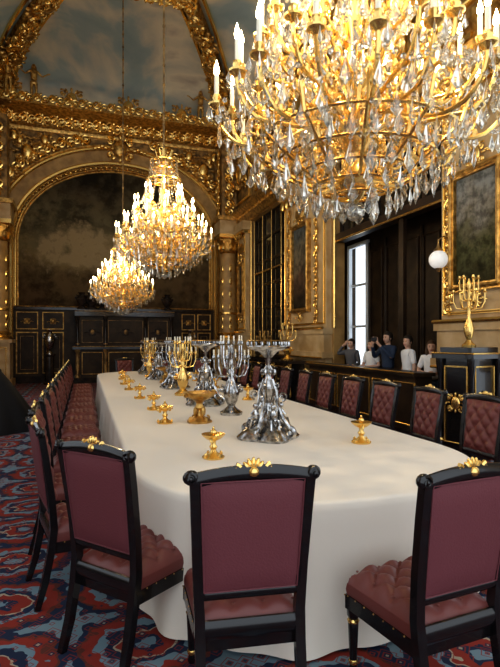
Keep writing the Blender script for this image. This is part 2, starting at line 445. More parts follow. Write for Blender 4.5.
# columns
def column(name,x,y):
    b=MB()
    b.box(-.5,.5,-.5,.5,0,.25,CREAM); b.box(-.43,.43,-.43,.43,.25,1.5,CREAM); b.box(-.5,.5,-.5,.5,1.5,1.62,CREAM)
    b.frame(-.33,.33,.4,1.35,.03,.02,GOLD,T(0,-.43,0)); b.frame(-.33,.33,.4,1.35,.03,.02,GOLD,T(-.43,0,0)@RZ(-pi/2))
    b.lathe([(.45,1.62),(.46,1.7),(.38,1.74),(.42,1.84),(.35,1.9)],GOLD,None,24)
    b.lathe([(.34,1.9),(.35,3.0),(.30,5.0)],TAN,None,28,14,.02)
    b.lathe([(.36,2.6),(.375,2.65),(.36,2.7)],GOLD,None,24)
    for k in range(6):
        for z in (2.1,2.4,2.9,3.4,3.9,4.4):
            a=2*pi*k/6; b.sph((0,-.34,z),(.06,.03,.14),GOLD,RZ(a),6,5)
    b.lathe([(.31,5.0),(.35,5.04),(.31,5.1),(.33,5.3),(.45,5.55),(.42,5.58)],GOLDC,None,24,8,.05)
    for k in range(8):
        M=RZ(2*pi*k/8); b.sph((0,-.37,5.25),(.09,.06,.15),GOLD,M,6,5)
        if k%2: b.scroll(0,5.5,.1,1.2,pi/2,GOLD,M@T(0,-.48,0)@RZ(pi/2),.025)
    b.box(-.48,.48,-.48,.48,5.58,5.72,GOLD); b.box(-.45,.45,-.45,.45,5.72,6.25,CREAM); b.box(-.55,.55,-.55,.55,6.25,6.4,GOLDC)
    b.box(-.3,.3,-.15,.5,6.4,ZC-.5,GOLDD)
    for k in range(4): relief(b,T(0,-.2,6.8+k*.65)@RY(pi/2),.65,.5,GOLD)
    for k in range(4): relief(b,T(-.33,.12,6.8+k*.65)@RZ(-pi/2)@RY(pi/2),.65,.5,GOLD)
    return b.obj(name,(x,y,0))
column('column',5.42,19.15)
column('column',-2.85,19.15)

# left wall, out of view; its tall windows are added to let daylight in
b=MB()
LB_=[(2.2,5.2),(7.2,10.2),(12.2,15.2)]
prev=Y0
for (a,c_) in LB_+[(YB,YB)]:
    b.box(XL-.3,XL,prev,a,0,ZC+.1,TAN)
    if a<YB-.1:
        b.box(XL-.3,XL,a,c_,0,.9,DARKWOOD); b.box(XL-.3,XL,a,c_,8.4,ZC+.1,TAN)
        b.frame(-.15,c_-a+.15,.75,8.55,.14,.08,GOLDC,T(XL,a,0)@RZ(pi/2))
    prev=c_
b.obj('wall_left')

# right wall
b=MB()
XW=XR+.3
for (y0,y1) in ((Y0,1.2),(5.2,7.0),(11.0,13.9),(17.5,YB)):
    b.box(XR,XW,y0,y1,0,6.3,TAN)
for (y0,y1) in ((7.0,11.0),(13.9,17.5)): b.box(XR,XW,y0,y1,5.98,6.3,TAN)
b.box(XR,XW,Y0,YB,6.3,ZC+.1,GOLDD)
for (y0,y1) in ((1.2,5.2),): b.box(XR,XW,y0,y1,0,.7,DARKWOOD)
for k in range(7):
    y=18.6-k*2.9
    b.frame(-1.15,1.15,6.9,9.2,.10,.06,GOLD,T(XR,y,0)@RZ(-pi/2))
    cartouche(b,T(XR-.1,y,8.05)@RZ(-pi/2),.55,GOLDC,GOLD)
    for s in(-1,1): relief(b,T(XR-.05,y+s*.8,8.05)@RZ(-pi/2)@RY(pi/2),1.6,.5,GOLD)
b.obj('wall_right')
b=MB(); # entablature at 6.2
prof=[(0,6.0),(.1,6.0),(.12,6.1),(.2,6.2),(.18,6.3),(.34,6.42),(.36,6.52),(0,6.56)]
v=[(XR-d,y,z) for y in(Y0,YB) for d,z in prof]; L=len(prof)
b.add(v,[(i,i+1,L+i+1,L+i) for i in range(L-1)],GOLDC,False)
for k in range(60): b.box(XR-.24,XR-.14,Y0+.2+k*.36,Y0+.36+k*.36,6.2,6.29,GOLD)
b.obj('trim_entablature')

def pilaster(name,y0,y1,pm,px0,px1,z0,z1):
    W=y1-y0; b=MB(); M=T(XR,y1,0)@RZ(-pi/2)
    b.box(0,W,-.22,0,0,.3,CREAM,M); b.box(.05,W-.05,-.16,0,.3,1.15,CREAM,M)
    b.box(-.03,W+.03,-.30,0,1.15,1.30,CREAM,M); b.box(.04,W-.04,-.22,0,1.3,1.75,CREAM,M); b.box(0,W,-.26,0,1.75,1.9,CREAM,M)
    b.frame(.15,W-.15,.4,1.05,.04,.03,GOLD,M@T(0,-.16,0))
    b.tube([(0,-.27,1.9),(W,-.27,1.9)],.035,GOLD,M); b.tube([(0,-.31,1.16),(W,-.31,1.16)],.025,GOLD,M)
    b.box(.06,W-.06,-.14,0,1.9,5.6,CREAM,M)
    b.frame(.12,W-.12,2.0,5.5,.05,.04,GOLD,M@T(0,-.14,0))
    b.box(px0,px1,-.17,-.14,z0,z1,pm,M)
    b.frame(px0-.1,px1+.1,z0-.1,z1+.1,.12,.09,GOLDC,M@T(0,-.14,0))
    cartouche(b,M@T((px0+px1)/2,-.2,z1+.25),.17,GOLD)
    cartouche(b,M@T((px0+px1)/2,-.2,z0-.22),.12,GOLD)
    for s,u in ((0,(.12+px0)/2),(1,(W-.12+px1)/2)):
        for k in range(8):
            relief(b,M@T(u,-.16,2.2+k*.42)@RY(pi/2),.42,min(.26,px0*.6),GOLD)
    b.sph(((px0+px1)/2,-.2,5.05),(.3,.06,.2),GOLDC,M,10,6)
    b.box(0,W,-.24,0,5.55,5.68,GOLD,M); b.box(-.04,W+.04,-.30,0,5.68,6.0,CREAM,M)
    for k in range(int(W/.3)): b.sph((.15+k*.3,-.27,5.5),(.12,.06,.14),GOLD,M,6,5)
    return b.obj(name)
pilaster('pilaster',5.25,6.98,LAND,.42,1.32,2.45,4.15)
pilaster('pilaster',11.05,13.85,PORT,.75,1.75,2.45,4.7)
pilaster('pilaster',-.8,1.15,LAND,.45,1.45,2.45,4.15)
pilaster('pilaster',17.55,18.6,PORT,.3,.8,2.6,4.4)

# bays
def glazing(y0,y1,z0,z1,x,nu,nv,glass,fm,w=.05):
    b=MB()
    if glass: b.box(x+.02,x+.05,y0,y1,z0,z1,glass)
    for i in range(nu+1):
        y=y0+(y1-y0)*i/nu; b.box(x-.03,x+.02,y-w/2,y+w/2,z0,z1,fm)
    for j in range(nv+1):
        z=z0+(z1-z0)*j/nv; b.box(x-.025,x+.018,y0,y1,z-w/2,z+w/2,fm)
    return b
g=glazing(13.95,17.45,1.1,6.0,XW-.1,4,6,MIRR,DARKWOOD,.08)
g.box(XW-.1,XW+.05,13.95,17.45,0,1.1,DARKWOOD)
for i in range(4):
    g.frame(.1,.8,.15,.95,.03,.02,GOLD,T(XW-.1,17.45-.87*i,0)@RZ(-pi/2))
for s in (13.95,17.45): g.tube([(XR+.02,s,0),(XR+.02,s,6.0)],.035,GOLD)
for i in range(5): g.tube([(XW-.15,13.95+.875*i,1.1),(XW-.15,13.95+.875*i,6.0)],.012,GOLD)
g.tube([(XW-.15,13.95,4.0),(XW-.15,17.45,4.0)],.03,GOLD)
g.obj('window_2')
g=glazing(7.0,11.0,4.15,6.0,XW-.1,5,3,MIRR,DARKWOOD,.08)
g.box(XR+.02,XW,7.0,11.0,4.0,4.18,DARKWOOD)
for s in (7.03,10.97): g.tube([(XR+.0,s,1.9),(XR+.0,s,6.0)],.035,GOLD)
g.tube([(XR+.02,7,4.0),(XR+.02,11,4.0)],.025,GOLD)
g.box(XR+.12,XR+.2,8.35,8.5,0,4.0,DARKWOOD); 
g.obj('window_1')
g=glazing(1.2,5.2,.7,6.3,XW-.1,4,5,None,WINFR,.09); g.obj('window_3')
for i,(a,c_) in enumerate(LB_):
    g=glazing(a,c_,.9,8.4,XL-.15,3,6,None,WINFR,.09); g.obj('window_%d'%(5+i))  # unseen extra glazing on the left, added to brighten right wall and ceiling
# side passage behind bay 1
b=MB(); xo=7.0
b.box(xo,xo+.2,5.6,11.3,0,6.5,DARKWOOD); b.box(xo,xo+.2,12.35,13.6,0,6.5,DARKWOOD)
b.box(xo,xo+.2,11.3,12.35,0,.85,DARKWOOD); b.box(xo,xo+.2,11.3,12.35,4.2,6.5,DARKWOOD)
b.box(XW,xo,13.4,13.6,0,6.5,DARKWOOD); b.box(XW,xo,5.5,5.7,0,6.5,DARKWOOD)
b.box(XR+.3,xo+.2,5.5,13.6,6.5,6.6,DARKWOOD); 
for k in range(8):
    b.frame(.06,.62,.3,3.9,.05,.03,DARKWOOD,T(xo,11.3-.7*k,0)@RZ(-pi/2))
    b.tube([(xo-.04,11.25-.7*k,0),(xo-.04,11.25-.7*k,4.1)],.03,DARKWOOD)
b.obj('wall_passage')
g=glazing(11.3,12.35,.85,4.2,xo+.05,1,3,None,WINFR,.06); g.frame(0,1.05,.85,4.2,.10,.10,WINFR,T(xo+.03,12.35,0)@RZ(-pi/2)); g.obj('window_4')

# visitor barrier counter
b=MB()
b.box(5.05,5.48,6.85,11.0,1.0,1.06,DARKWOOD); b.box(5.12,5.45,6.9,10.95,.06,1.0,DARKWOOD); b.box(5.07,5.48,6.88,10.98,0,.1,EBONY)
b.tube([(5.05,6.85,1.06),(5.05,11.0,1.06)],.015,GOLD)
for k in range(6): b.frame(.06,.66,.18,.9,.025,.02,GOLD,T(5.12,10.95-.68*k,0)@RZ(-pi/2))
b.obj('barrier_counter')
def console(name,x,y,W):
    b=MB(); M=T(x,y,0)@RZ(-pi/2)
    b.box(-W/2,W/2,-.45,0,0,.12,EBONY,M); b.box(-W/2+.05,W/2-.05,-.4,0,.12,.98,EBONY,M); b.box(-W/2-.03,W/2+.03,-.48,0,.98,1.06,BLACKM,M)
    n=max(1,round(W/.8))
    for k in range(n):
        u0=-W/2+.12+k*(W-.2)/n; b.frame(u0,u0+(W-.2)/n-.06,.2,.9,.03,.02,GOLD,M@T(0,-.4,0)); cartouche(b,M@T(u0+(W-.2)/n/2-.03,-.42,.55),.12,GOLD)
    for s in(-1,1): b.lathe([(.04,.12),(.05,.2),(.03,.3),(.035,.8),(.05,.92),(.055,.98)],GOLD,M@T(s*(W/2-.05),-.42,0),8)
    return b.obj(name)
console('console_cabinet',5.75,15.7,2.6)
console('console_cabinet',5.45,12.5,1.2)

def candelabrum_mb(m,h=.8,n=6,R=.25,bs=1.0,candles=False):
    b=MB()
    b.lathe([(r*bs,z) for r,z in [(.15,0),(.16,.03),(.10,.06),(.05,.1),(.09,.16),(.12,.26),(.07,.36),(.03,.42),(.045,.48)]]+[(.02,.54),(.02,h*.85),(.035,h*.9),(.01,h)],m,None,12)
    for s in(-1,1): b.scroll(s*.14*bs,.28,.06*bs,1.1,pi/2,m,None,.014,s)
    for k in range(n):
        M=RZ(2*pi*k/n)
        for (rr,z0,z1) in ((R,h*.6,h*.8),(R*.6,h*.72,h*1.0)):
            b.tube([(.01,0,z0),(rr*.35,0,z0-.05),(rr*.8,0,z0-.03),(rr,0,z0+.06),(rr,0,z1)],.009,m,M,5)
            b.lathe([(.012,z1-.01),(.03,z1),(.018,z1+.01),(.014,z1+.04)],m,M@T(rr,0,0),8)
            if candles: b.lathe([(.009,z1+.03),(.009,z1+.10)],WAX,M@T(rr,0,0),6)
    return b
b=MB()
b.box(-.36,.36,-.3,.3,0,.1,EBONY); b.box(-.28,.28,-.22,.22,.1,1.35,EBONY); b.box(-.38,.38,-.32,.32,1.35,1.42,EBONY); b.box(-.3,.3,-.24,.24,1.42,1.5,EBONY)
for sx in(-1,1):
    for sy in(-1,1): b.lathe([(.05,.1),(.055,.2),(.03,.28),(.035,.7),(.03,1.1),(.05,1.2),(.06,1.35)],EBONY,T(sx*.3,sy*.24,0),10); b.sph((sx*.3,sy*.24,1.22),(.05,.05,.06),GOLD,None,8,6); b.sph((sx*.3,sy*.24,.22),(.055,.055,.05),GOLD,None,8,6)
cartouche(b,T(0,-.24,.75),.14,GOLD); cartouche(b,T(-.3,0,.75)@RZ(-pi/2),.12,GOLD)
b.frame(-.22,.22,.2,1.25,.02,.02,GOLD,T(0,-.22,0)); b.frame(-.18,.18,.2,1.25,.02,.02,GOLD,T(-.28,0,0)@RZ(-pi/2))
b.tube([(-.38,-.32,1.42),(.38,-.32,1.42)],.012,GOLD); b.tube([(-.38,-.32,1.42),(-.38,.32,1.42)],.012,GOLD)
e=empty('pedestal_candelabrum',(5.05,5.62,0),.25)
b.obj('pedestal',parent=e); candelabrum_mb(GOLD,.95,6,.2,.6).obj('candelabrum',(0,0,1.5),parent=e)
b=candelabrum_mb(GOLD,.95,6,.25); b.obj('gilt_candelabrum',(5.2,12.5,1.06)); candelabrum_mb(GOLDC,.8).obj('gilt_candelabrum',(5.5,15.2,1.06))

b=MB(); b.sph((0,0,0),.15,GLOBE,None,20,14); b.lathe([(.06,.12),(.08,.15),(.03,.2),(.015,.26)],GOLDD,None,12)
b.tube([(0,0,.24),(0,0,.32),(.1,0,.38),(.23,0,.34)],.012,GOLDD); b.lathe([(.07,-.02),(.05,0),(.03,.02)],GOLDD,T(.24,0,.34)@RY(-pi/2),12); b.lathe([(.02,-.2),(.035,-.17),(.06,-.13)],GOLDD,None,10)
b.obj('globe_lamp',(5.43,6.72,2.90))

# ---------------------------------------------------------------- table with cloth
TCX,THW,TY0,TD,TY1=1.5,1.2,2.3,1.15,13.6
def outline(n=40,ny=70):
    P=[]; e=2/2.35
    for i in range(n+1):
        a=pi+pi*i/n
        c,s_=math.cos(a),math.sin(a)
        P.append((TCX+THW*math.copysign(abs(c)**e,c),TY0+TD-TD*abs(s_)**e))
    for i in range(1,ny):
        P.append((TCX+THW,TY0+TD+(TY1-TY0-2*TD)*i/ny))
    for i in range(n+1):
        a=pi*i/n; c,s_=math.cos(a),math.sin(a)
        P.append((TCX+THW*math.copysign(abs(c)**e,c),TY1-TD+TD*abs(s_)**e))
    for i in range(1,ny):
        P.append((TCX-THW,TY1-TD-(TY1-TY0-2*TD)*i/ny))
    return P
raw=outline()
def resample(P,step):
    P=[Vector(p) for p in P]; P.append(P[0]); out=[];acc=0
    out.append(P[0].copy())
    for a,b_ in zip(P,P[1:]):
        seg=(b_-a).length
        if seg<1e-9: continue
        d=step-acc
        while d<=seg:
            out.append(a+(b_-a)*(d/seg)); d+=step
        acc=seg-(d-step)
    return out
O=resample(raw,.03)
n=len(O); nor=[]
for i in range(n):
    t=O[(i+1)%n]-O[i-1]; t.normalize(); nor.append(Vector((t.y,-t.x)))
cum=[i*.03 for i in range(n)]
TZ=.77
b=MB()
rings=[(-.02,TZ),(.0,TZ-.004),(.012,TZ-.016),(.016,TZ-.05),(.02,TZ-.12),(.022,TZ-.22),(.028,TZ-.36),(.04,TZ-.50),(.046,TZ-.62),(.05,TZ-.70),(.055,.015)]
v=[]
for (o,z) in rings:
    k=max(0,(TZ-z)/TZ)
    for i in range(n):
        s=cum[i]; fold=(math.sin(s*9+1.5*math.sin(s*1.3))+.7*math.sin(s*17+2*math.sin(s*.9)))*.026*k**1.0
        p=O[i]+nor[i]*(o+fold)
        v.append((p.x,p.y,z))
f=[]
for j in range(len(rings)-1):
    for i in range(n):
        i2=(i+1)%n; f.append((j*n+i,j*n+i2,(j+1)*n+i2,(j+1)*n+i))
f.append(tuple(range(n)))
b.add(v,f,CLOTH,True)
dining=b.obj('dining_table',sharp=1.3)

# ---------------------------------------------------------------- chairs
def chair_mesh():
    b=MB()
    for s in(-1,1):
        P=[(s*.215,-.33,0),(s*.21,-.285,.15),(s*.21,-.25,.33),(s*.212,-.235,.46),(s*.222,-.25,.65),(s*.232,-.285,.88),(s*.238,-.31,1.02)]
        b.tube(P,[.024,.028,.03,.03,.027,.027,.027],EBONY,seg=4,flat=1)
        b.sph((s*.250,-.313,1.035),(.034,.024,.030),EBONY,None,10,7)
        b.scroll(s*.252,1.035,.024,1.1,pi/2,EBONY,T(0,-.335,0),.007,s)
    def rail(z,y,h,bow=0,w=.225,sag=0):
        def fn(u,v): 
            x=-w+2*w*u; a=v*2*pi
            return (x, y+.018*math.cos(a)-bow*(1-(x/w)**2), z+h*math.sin(a)+sag*(1-(x/w)**2))
        b.grid(18,10,fn,EBONY)
    rail(.545,-.243,.026); rail(1.02,-.312,.032,.0,.25,.026)
    rail(.40,-.245,.04)
    for s in(-1,1): b.tube([(s*.2,-.247,.55),(s*.214,-.30,1.0)],.018,EBONY,seg=6)
    def backpt(u,v): 
        z=.56+.455*v; y=-.248-.062*v; w=.195+.017*v
        return (-w+2*w*u,y,z)
    def rear(u,v):
        x,y,z=backpt(u,v); e=min(1,min(u,1-u,v,1-v)*9); return (x,y-.012-.012*e,z)
    def tuft(x,z,a,c):
        p=x/a;q=z/c; return math.sqrt(abs(math.sin(pi*(p+q))*math.sin(pi*(p-q))))
    def front(u,v):
        x,y,z=backpt(u,v); e=min(1,min(u,1-u,v,1-v)*7); e=e**.6
        return (x,y+.008+e*(.018+.030*tuft(x,z-.56,.13,.14)),z)
    b.grid(10,10,rear,LEATHER); b.grid(34,34,front,TUFT)
    ed=[rear(u,0) for u in (0,.25,.5,.75,1)]+[rear(1,v) for v in (.33,.66,1)]+[rear(u,1) for u in (.75,.5,.25,0)]+[rear(0,v) for v in (.66,.33,0)]
    b.tube([(x,y-.003,z) for x,y,z in ed],.004,LEATHER,None,5)
    for k in range(7):
        a=(k-3)*.42; b.sph((0,0,.034),(.010,.010,.024),GOLD,T(0,-.315,1.05)@RY(a),6,5)
    b.sph((0,-.325,1.05),(.024,.016,.02),GOLD,None,8,6)
    for s in(-1,1):
        b.scroll(s*.07,1.058,.022,1.2,pi/2,GOLD,T(0,-.315,0),.009,s)
        b.tube([(s*.03,-.315,1.06),(s*.07,-.315,1.05),(s*.10,-.315,1.052),(s*.15,-.312,1.042)],[.012,.010,.009,.004],GOLD,seg=5)
    def seatw(v): return .215+.035*v
    def seat(u,v):
        y=-.23+.48*v; w=seatw(v); x=-w+2*w*u; 
        if v>.85: y-= .05*((2*u-1)**2)*((v-.85)/.15)
        e=min(1,min(u,1-u,v,1-v)*7)
        return (x,y,.425+.045*e**.5*1+ (.034*tuft(x,y,.13,.13)*e))
    b.grid(40,40,seat,TUFT)
    for i in range(-3,4):
        for j in range(-3,4):
            x=.065*i; y=.065*j
            if (i+j)%2==0 and abs(x)<.2 and -.2<y<.2:
                b.sph((x,y,.474),(.008,.008,.004),TUFT,None,6,4)
    rim=[seat(i/16,0) for i in range(17)]+[seat(1,i/16) for i in range(1,17)]+[seat(1-i/16,1) for i in range(1,17)]+[seat(0,1-i/16) for i in range(1,16)]
    L=len(rim)
    v=[(x,y,.427) for x,y,z in rim]+[(x*1.02,y*1.02,.40) for x,y,z in rim]+[(x,y,.37) for x,y,z in rim]
    b.add(v,[(i,(i+1)%L,L+(i+1)%L,L+i) for i in range(L)]+[(L+i,L+(i+1)%L,2*L+(i+1)%L,2*L+i) for i in range(L)],TUFT)
    v=[(x*1.03,y*1.03,.375) for x,y,z in rim]+[(x*1.03,y*1.03,.31) for x,y,z in rim]+[(x*.9,y*.9,.31) for x,y,z in rim]+[(x*.9,y*.9,.375) for x,y,z in rim]
    b.add(v,[(j*L+i,j*L+(i+1)%L,((j+1)%4)*L+(i+1)%L,((j+1)%4)*L+i) for i in range(L) for j in range(4)],EBONY,False)
    for i in range(0,L,2):
        x,y,z=rim[i]; b.sph((x*1.035,y*1.035,.372),.004,GOLDC,None,5,4)
    for s in(-1,1):
        b.lathe([(.016,0),(.022,.015),(.014,.04),(.018,.06),(.024,.2),(.026,.24),(.018,.255),(.03,.27),(.032,.31)],EBONY,T(s*.215,.20,0),12)
        b.lathe([(.021,.045),(.024,.055),(.02,.065)],GOLD,T(s*.215,.20,0),10); b.lathe([(.026,.238),(.03,.247),(.024,.257)],GOLD,T(s*.215,.20,0),10)
        b.sph((s*.215,.235,.34),(.02,.012,.022),GOLD,None,8,6)
    return b.mesh('dining_chair',.8)
CH=chair_mesh()
def chair(x,y,phi):
    o=place('dining_chair',CH,(x,y,0),-math.radians(phi)); o.scale=(1,1,1.02)
chair(.69,2.22,8); chair(1.46,1.95,-5); chair(.28,2.78,50); chair(.01,3.48,78)
for k in range(12): chair(-.06,4.28+.8*k,90+random.uniform(-3,3))
for k in range(12): chair(3.22,3.72+.8*k,-90+random.uniform(-3,3))
chair(2.85,2.50,-62)
chair(2.85,13.4,-130); chair(2.0,14.0,-170); chair(1.1,14.0,170)
# ---------------------------------------------------------------- table ware
def centerpiece():
    b=MB(); m=SILVER
    b.lathe([(.24,0),(.25,.02),(.22,.05),(.2,.07),(.15,.11),(.11,.13),(.08,.17),(.05,.2)],m,None,32,4,.12)
    for k in range(4):
        M=RZ(pi/4+pi/2*k)
        b.scroll(.20,.055,.05,1.2,pi/2,m,M,.016,-1,6); b.tube([(.2,0,.1),(.14,0,.17),(.09,0,.28),(.075,0,.40),(.04,0,.5)],[.018,.02,.014,.016,.010],m,M,6)
        M2=RZ(pi/2*k)
        b.sph((.11,0,.20),(.03,.03,.05),m,M2,8,7); b.sph((.115,0,.275),.024,m,M2,8,7)
        b.tube([(.11,.02,.17),(.16,.035,.165),(.18,.03,.09)],[.017,.014,.009],m,M2,6); b.tube([(.11,-.02,.17),(.16,-.035,.165),(.18,-.04,.09)],[.017,.014,.009],m,M2,6)
        b.tube([(.11,.03,.24),(.10,.06,.28),(.07,.06,.34)],[.011,.009,.007],m,M2,5); b.tube([(.11,-.03,.24),(.14,-.05,.2)],[.011,.007],m,M2,5)
        b.scroll(.07,.45,.028,1.2,-pi/2,m,M,.009,1,5)
        b.scroll(.13,.36,.04,1.3,-pi/2,m,M,.009,1,5)
        b.scroll(.16,.14,.03,1.2,pi/2,m,M2,.008,1,5)
        for q in range(4): b.sph((.17-.012*q,0,.03+.025*q),(.02,.012,.012),m,RZ(pi/2*k+.3+.05*q),6,5)
    b.lathe([(.05,.18),(.055,.24),(.035,.3),(.05,.36),(.06,.42),(.03,.5),(.022,.54),(.045,.58),(.02,.62),(.03,.68),(.08,.73),(.175,.76),(.185,.775),(.18,.785),(.16,.775),(.05,.77)],m,None,28)
    for k in range(20):
        a=2*pi*k/20; b.sph((.178*math.cos(a),.178*math.sin(a),.80),(.010,.010,.022),m,None,5,4)
    b.lathe([(.172,.82),(.185,.825),(.175,.83)],GOLDC,None,24,cap=False)
    for k in range(8):
        b.sph((.05,0,.56),(.022,.012,.03),m,RZ(2*pi*k/8),6,5)
    return b.mesh('silver_centerpiece',.5)
CP=centerpiece()
def tazza(m,s=1):
    b=MB()
    b.lathe([(.075,0),(.08,.012),(.06,.025),(.03,.04),(.018,.06),(.03,.08),(.018,.1),(.02,.12),(.05,.135),(.08,.16),(.085,.17),(.07,.165),(.02,.145)],m,None,20)
    for k in (0,1): b.scroll(.075,.13,.03,1.1,0,m,RZ(pi*k),.008,1,5)
    for k in range(4): b.scroll(.06,.02,.018,1,pi/2,m,RZ(pi/2*k+pi/4),.007,-1,5)
    b.sph((0,0,.18),(.025,.025,.025),m,None,8,6); b.sph((0,0,.21),(.01,.01,.015),m,None,6,5)
    return b
TZm=tazza(GOLD).mesh('gilt_tazza')
def stand():
    b=MB(); m=GOLDC
    b.lathe([(.12,0),(.125,.02),(.09,.04),(.04,.07),(.025,.12),(.045,.15),(.03,.19),(.05,.22),(.12,.25),(.16,.29),(.165,.305),(.15,.3),(.04,.26)],m,None,24,8,.04)
    for k in range(4):
        b.scroll(.10,.03,.03,1,pi/2,m,RZ(pi/2*k),.01,-1,5); b.sph((.055,0,.11),(.02,.02,.05),m,RZ(pi/2*k),6,5)
    for k in (0,1): b.scroll(.17,.28,.04,1.1,0,m,RZ(pi*k),.01,1,5)
    return b.mesh('gilt_fruit_stand')
FS=stand()
place('silver_centerpiece',CP,(1.48,3.98,TZ))
for y in (6.3,8.6,10.6,12.4): place('silver_centerpiece',CP,(1.48,y,TZ),.3*y)
for x,y in ((1.10,4.95),(1.5,9.75)): place('gilt_fruit_stand',FS,(x,y,TZ),.4)
for x,y in ((.86,3.42),(2.12,3.55),(.76,5.0),(.78,6.0),(.74,7.2),(.7,8.5),(.7,9.6),(2.15,6.6),(2.15,8.4),(2.15,10),(.75,10.8)):
    place('gilt_tazza',TZm,(x,y,TZ),x*5)
CDm=candelabrum_mb(SILVER,.78,6,.2,.8,True).mesh('silver_candelabrum'); CDg=candelabrum_mb(GOLD,.78,6,.2,.8,True).mesh('gilt_candelabrum')
for y in (5.35,9.2): place('silver_candelabrum',CDm,(1.55,y,TZ))
for y in (7.45,11.4): place('gilt_candelabrum',CDg,(1.4,y,TZ))

# ---------------------------------------------------------------- chandeliers
def chandelier_mesh():
    b=MB(); R=random.Random(3)
    b.lathe([(.01,.12),(.05,.16),(.09,.22),(.12,.28),(.07,.34),(.05,.42),(.1,.5),(.13,.56),(.1,.62),(.05,.7),(.06,.8),(.11,.88),(.06,.96),(.045,1.1),(.08,1.2),(.1,1.26),(.05,1.34),(.04,1.5),(.07,1.6),(.04,1.7),(.035,1.9),(.08,2.0),(.14,2.08),(.10,2.14),(.04,2.2),(.03,2.35)],GOLD,None,18)
    b.sph((0,0,.07),.06,CRYS,None,10,8)
    tiers=[(18,.85,.50,.70,.05),(14,.70,.62,.92,.1),(12,.55,.85,1.18,0),(8,.34,1.10,1.42,.2)]
    for (n,r,z0,zc,ph) in tiers:
        for k in range(n):
            M=RZ(2*pi*(k+ph)/n)
            rr=r*(.93 if k%2 else 1.0); zz=zc+(.06 if k%2 else 0)
            P=[(.07,0,z0),(rr*.25,0,z0+.10),(rr*.45,0,z0+.03),(rr*.66,0,zz-.24),(rr*.86,0,zz-.23),(rr*.98,0,zz-.12),(rr,0,zz)]
            Q=[]
            PV=[Vector(p) for p in P]
            for i in range(len(PV)-1):
                p0=PV[max(i-1,0)];p1=PV[i];p2=PV[i+1];p3=PV[min(i+2,len(PV)-1)]
                for t in (0,.33,.66):
                    Q.append(.5*((2*p1)+(p2-p0)*t+(2*p0-5*p1+4*p2-p3)*t*t+(-p0+3*p1-3*p2+p3)*t*t*t))
            Q.append(PV[-1])
            b.tube(Q,.012,GOLD,M,6)
            b.scroll(rr*.72,zz-.12,.06,1.3,-pi/2,GOLD,M,.010,1,5)
            b.scroll(rr*.42,z0+.10,.05,1.2,-pi/2,GOLD,M,.009,-1,5)
            for q in (6,9,11): 
                p=Q[q]; b.sph((p.x,0,p.z+.02),(.022,.013,.034),GOLD,M,6,5)
            b.lathe([(.012,-.04),(.028,-.025),(.046,-.012),(.05,-.002),(.02,.004),(.016,.012),(.026,.035),(.022,.05)],GOLD,M@T(rr,0,zz),10)
            b.lathe([(.014,.04),(.014,.165)],WAX,M@T(rr,0,zz),8)
            b.lathe([(.005,.165),(.015,.182),(.018,.198),(.011,.23),(.001,.262)],FLAME,M@T(rr,0,zz),6)
            for q in range(5):
                a=2*pi*q/5+R.random(); L=R.uniform(.07,.11)
                b.drop((rr+.05*math.cos(a),.05*math.sin(a),zz-.015),L,.021,CRYS,6,M,.45,a)
            for q in (5,8,11,13,15):
                p=Q[min(q,len(Q)-1)]; L=R.uniform(.10,.15)
                b.sph((p.x,p.y,p.z-.025),.014,CRYS,M,6,4)
                b.drop((p.x,p.y+R.uniform(-.02,.02),p.z-.035),L,.034,CRYS,6,M,.4,R.random()*3)
            a2=2*pi/n
            for q in range(1,8):
                t=q/8; a=a2*t; z=zz-.06-.10*math.sin(pi*t)
                b.sph((rr*math.cos(a),rr*math.sin(a),z),.014,CRYS,M,6,4)
            b.drop((rr*math.cos(a2/2),rr*math.sin(a2/2),zz-.17),.13,.034,CRYS,6,M,.4,R.random()*3)
            b.drop((rr*.8*math.cos(a2/2),rr*.8*math.sin(a2/2),zz-.22),.13,.032,CRYS,6,M,.4,R.random()*3)
    for (n,r,z,L) in ((34,.62,.46,.16),(28,.48,.36,.16),(22,.36,.28,.15),(14,.25,.22,.15),(8,.13,.17,.13)):
        b.lathe([(r,z-.009),(r+.008,z),(r,z+.009),(r-.008,z)],GOLD,None,36,cap=False)
        for k in range(n):
            a=2*pi*k/n; b.sph((r*math.cos(a),r*math.sin(a),z-.02),.012,CRYS,None,6,4)
            b.drop((r*math.cos(a),r*math.sin(a),z-.03),L*R.uniform(.8,1.15),.035,CRYS,6,None,.4,a+pi/2+R.uniform(-.5,.5))
    for k in range(12):
        M=RZ(2*pi*k/12)
        b.tube([(.08,0,.26),(.25,0,.22),(.36,0,.28),(.48,0,.36),(.62,0,.46),(.66,0,.6)],.011,GOLD,M,5)
        b.scroll(.42,.42,.07,1.4,-pi/2,GOLD,M,.012,1,5); b.scroll(.24,.36,.05,1.3,pi/2,GOLD,M,.010,-1,5)
    for (n,r,z) in ((16,.30,1.78),(12,.20,1.98),(12,.24,2.12)):
        b.lathe([(r,z-.014),(r+.014,z),(r,z+.014),(r-.012,z)],GOLD,None,30,cap=False)
        for k in range(n):
            a=2*pi*k/n; b.drop((r*math.cos(a),r*math.sin(a),z-.01),.15,.028,CRYS,6,None,.4,a+pi/2)
            if k%2==0: b.tube([(.03*math.cos(a),.03*math.sin(a),z),(r*math.cos(a),r*math.sin(a),z)],.007,GOLD,None,5)
    for k in range(16):
        a=2*pi*k/16
        for q in range(18):
            t=q/18; r=.24+(.5-.24)*t**2; z=2.1-(2.1-1.25)*t-.05*math.sin(pi*t)
            b.sph((r*math.cos(a),r*math.sin(a),z),.016,CRYS,None,6,4)
    for k in range(8):
        a=2*pi*(k+.5)/8
        b.tube([(.05*math.cos(a),.05*math.sin(a),2.1),(.12*math.cos(a),.12*math.sin(a),2.2),(.16*math.cos(a),.16*math.sin(a),2.32)],[.01,.012,.004],GOLD,None,5)
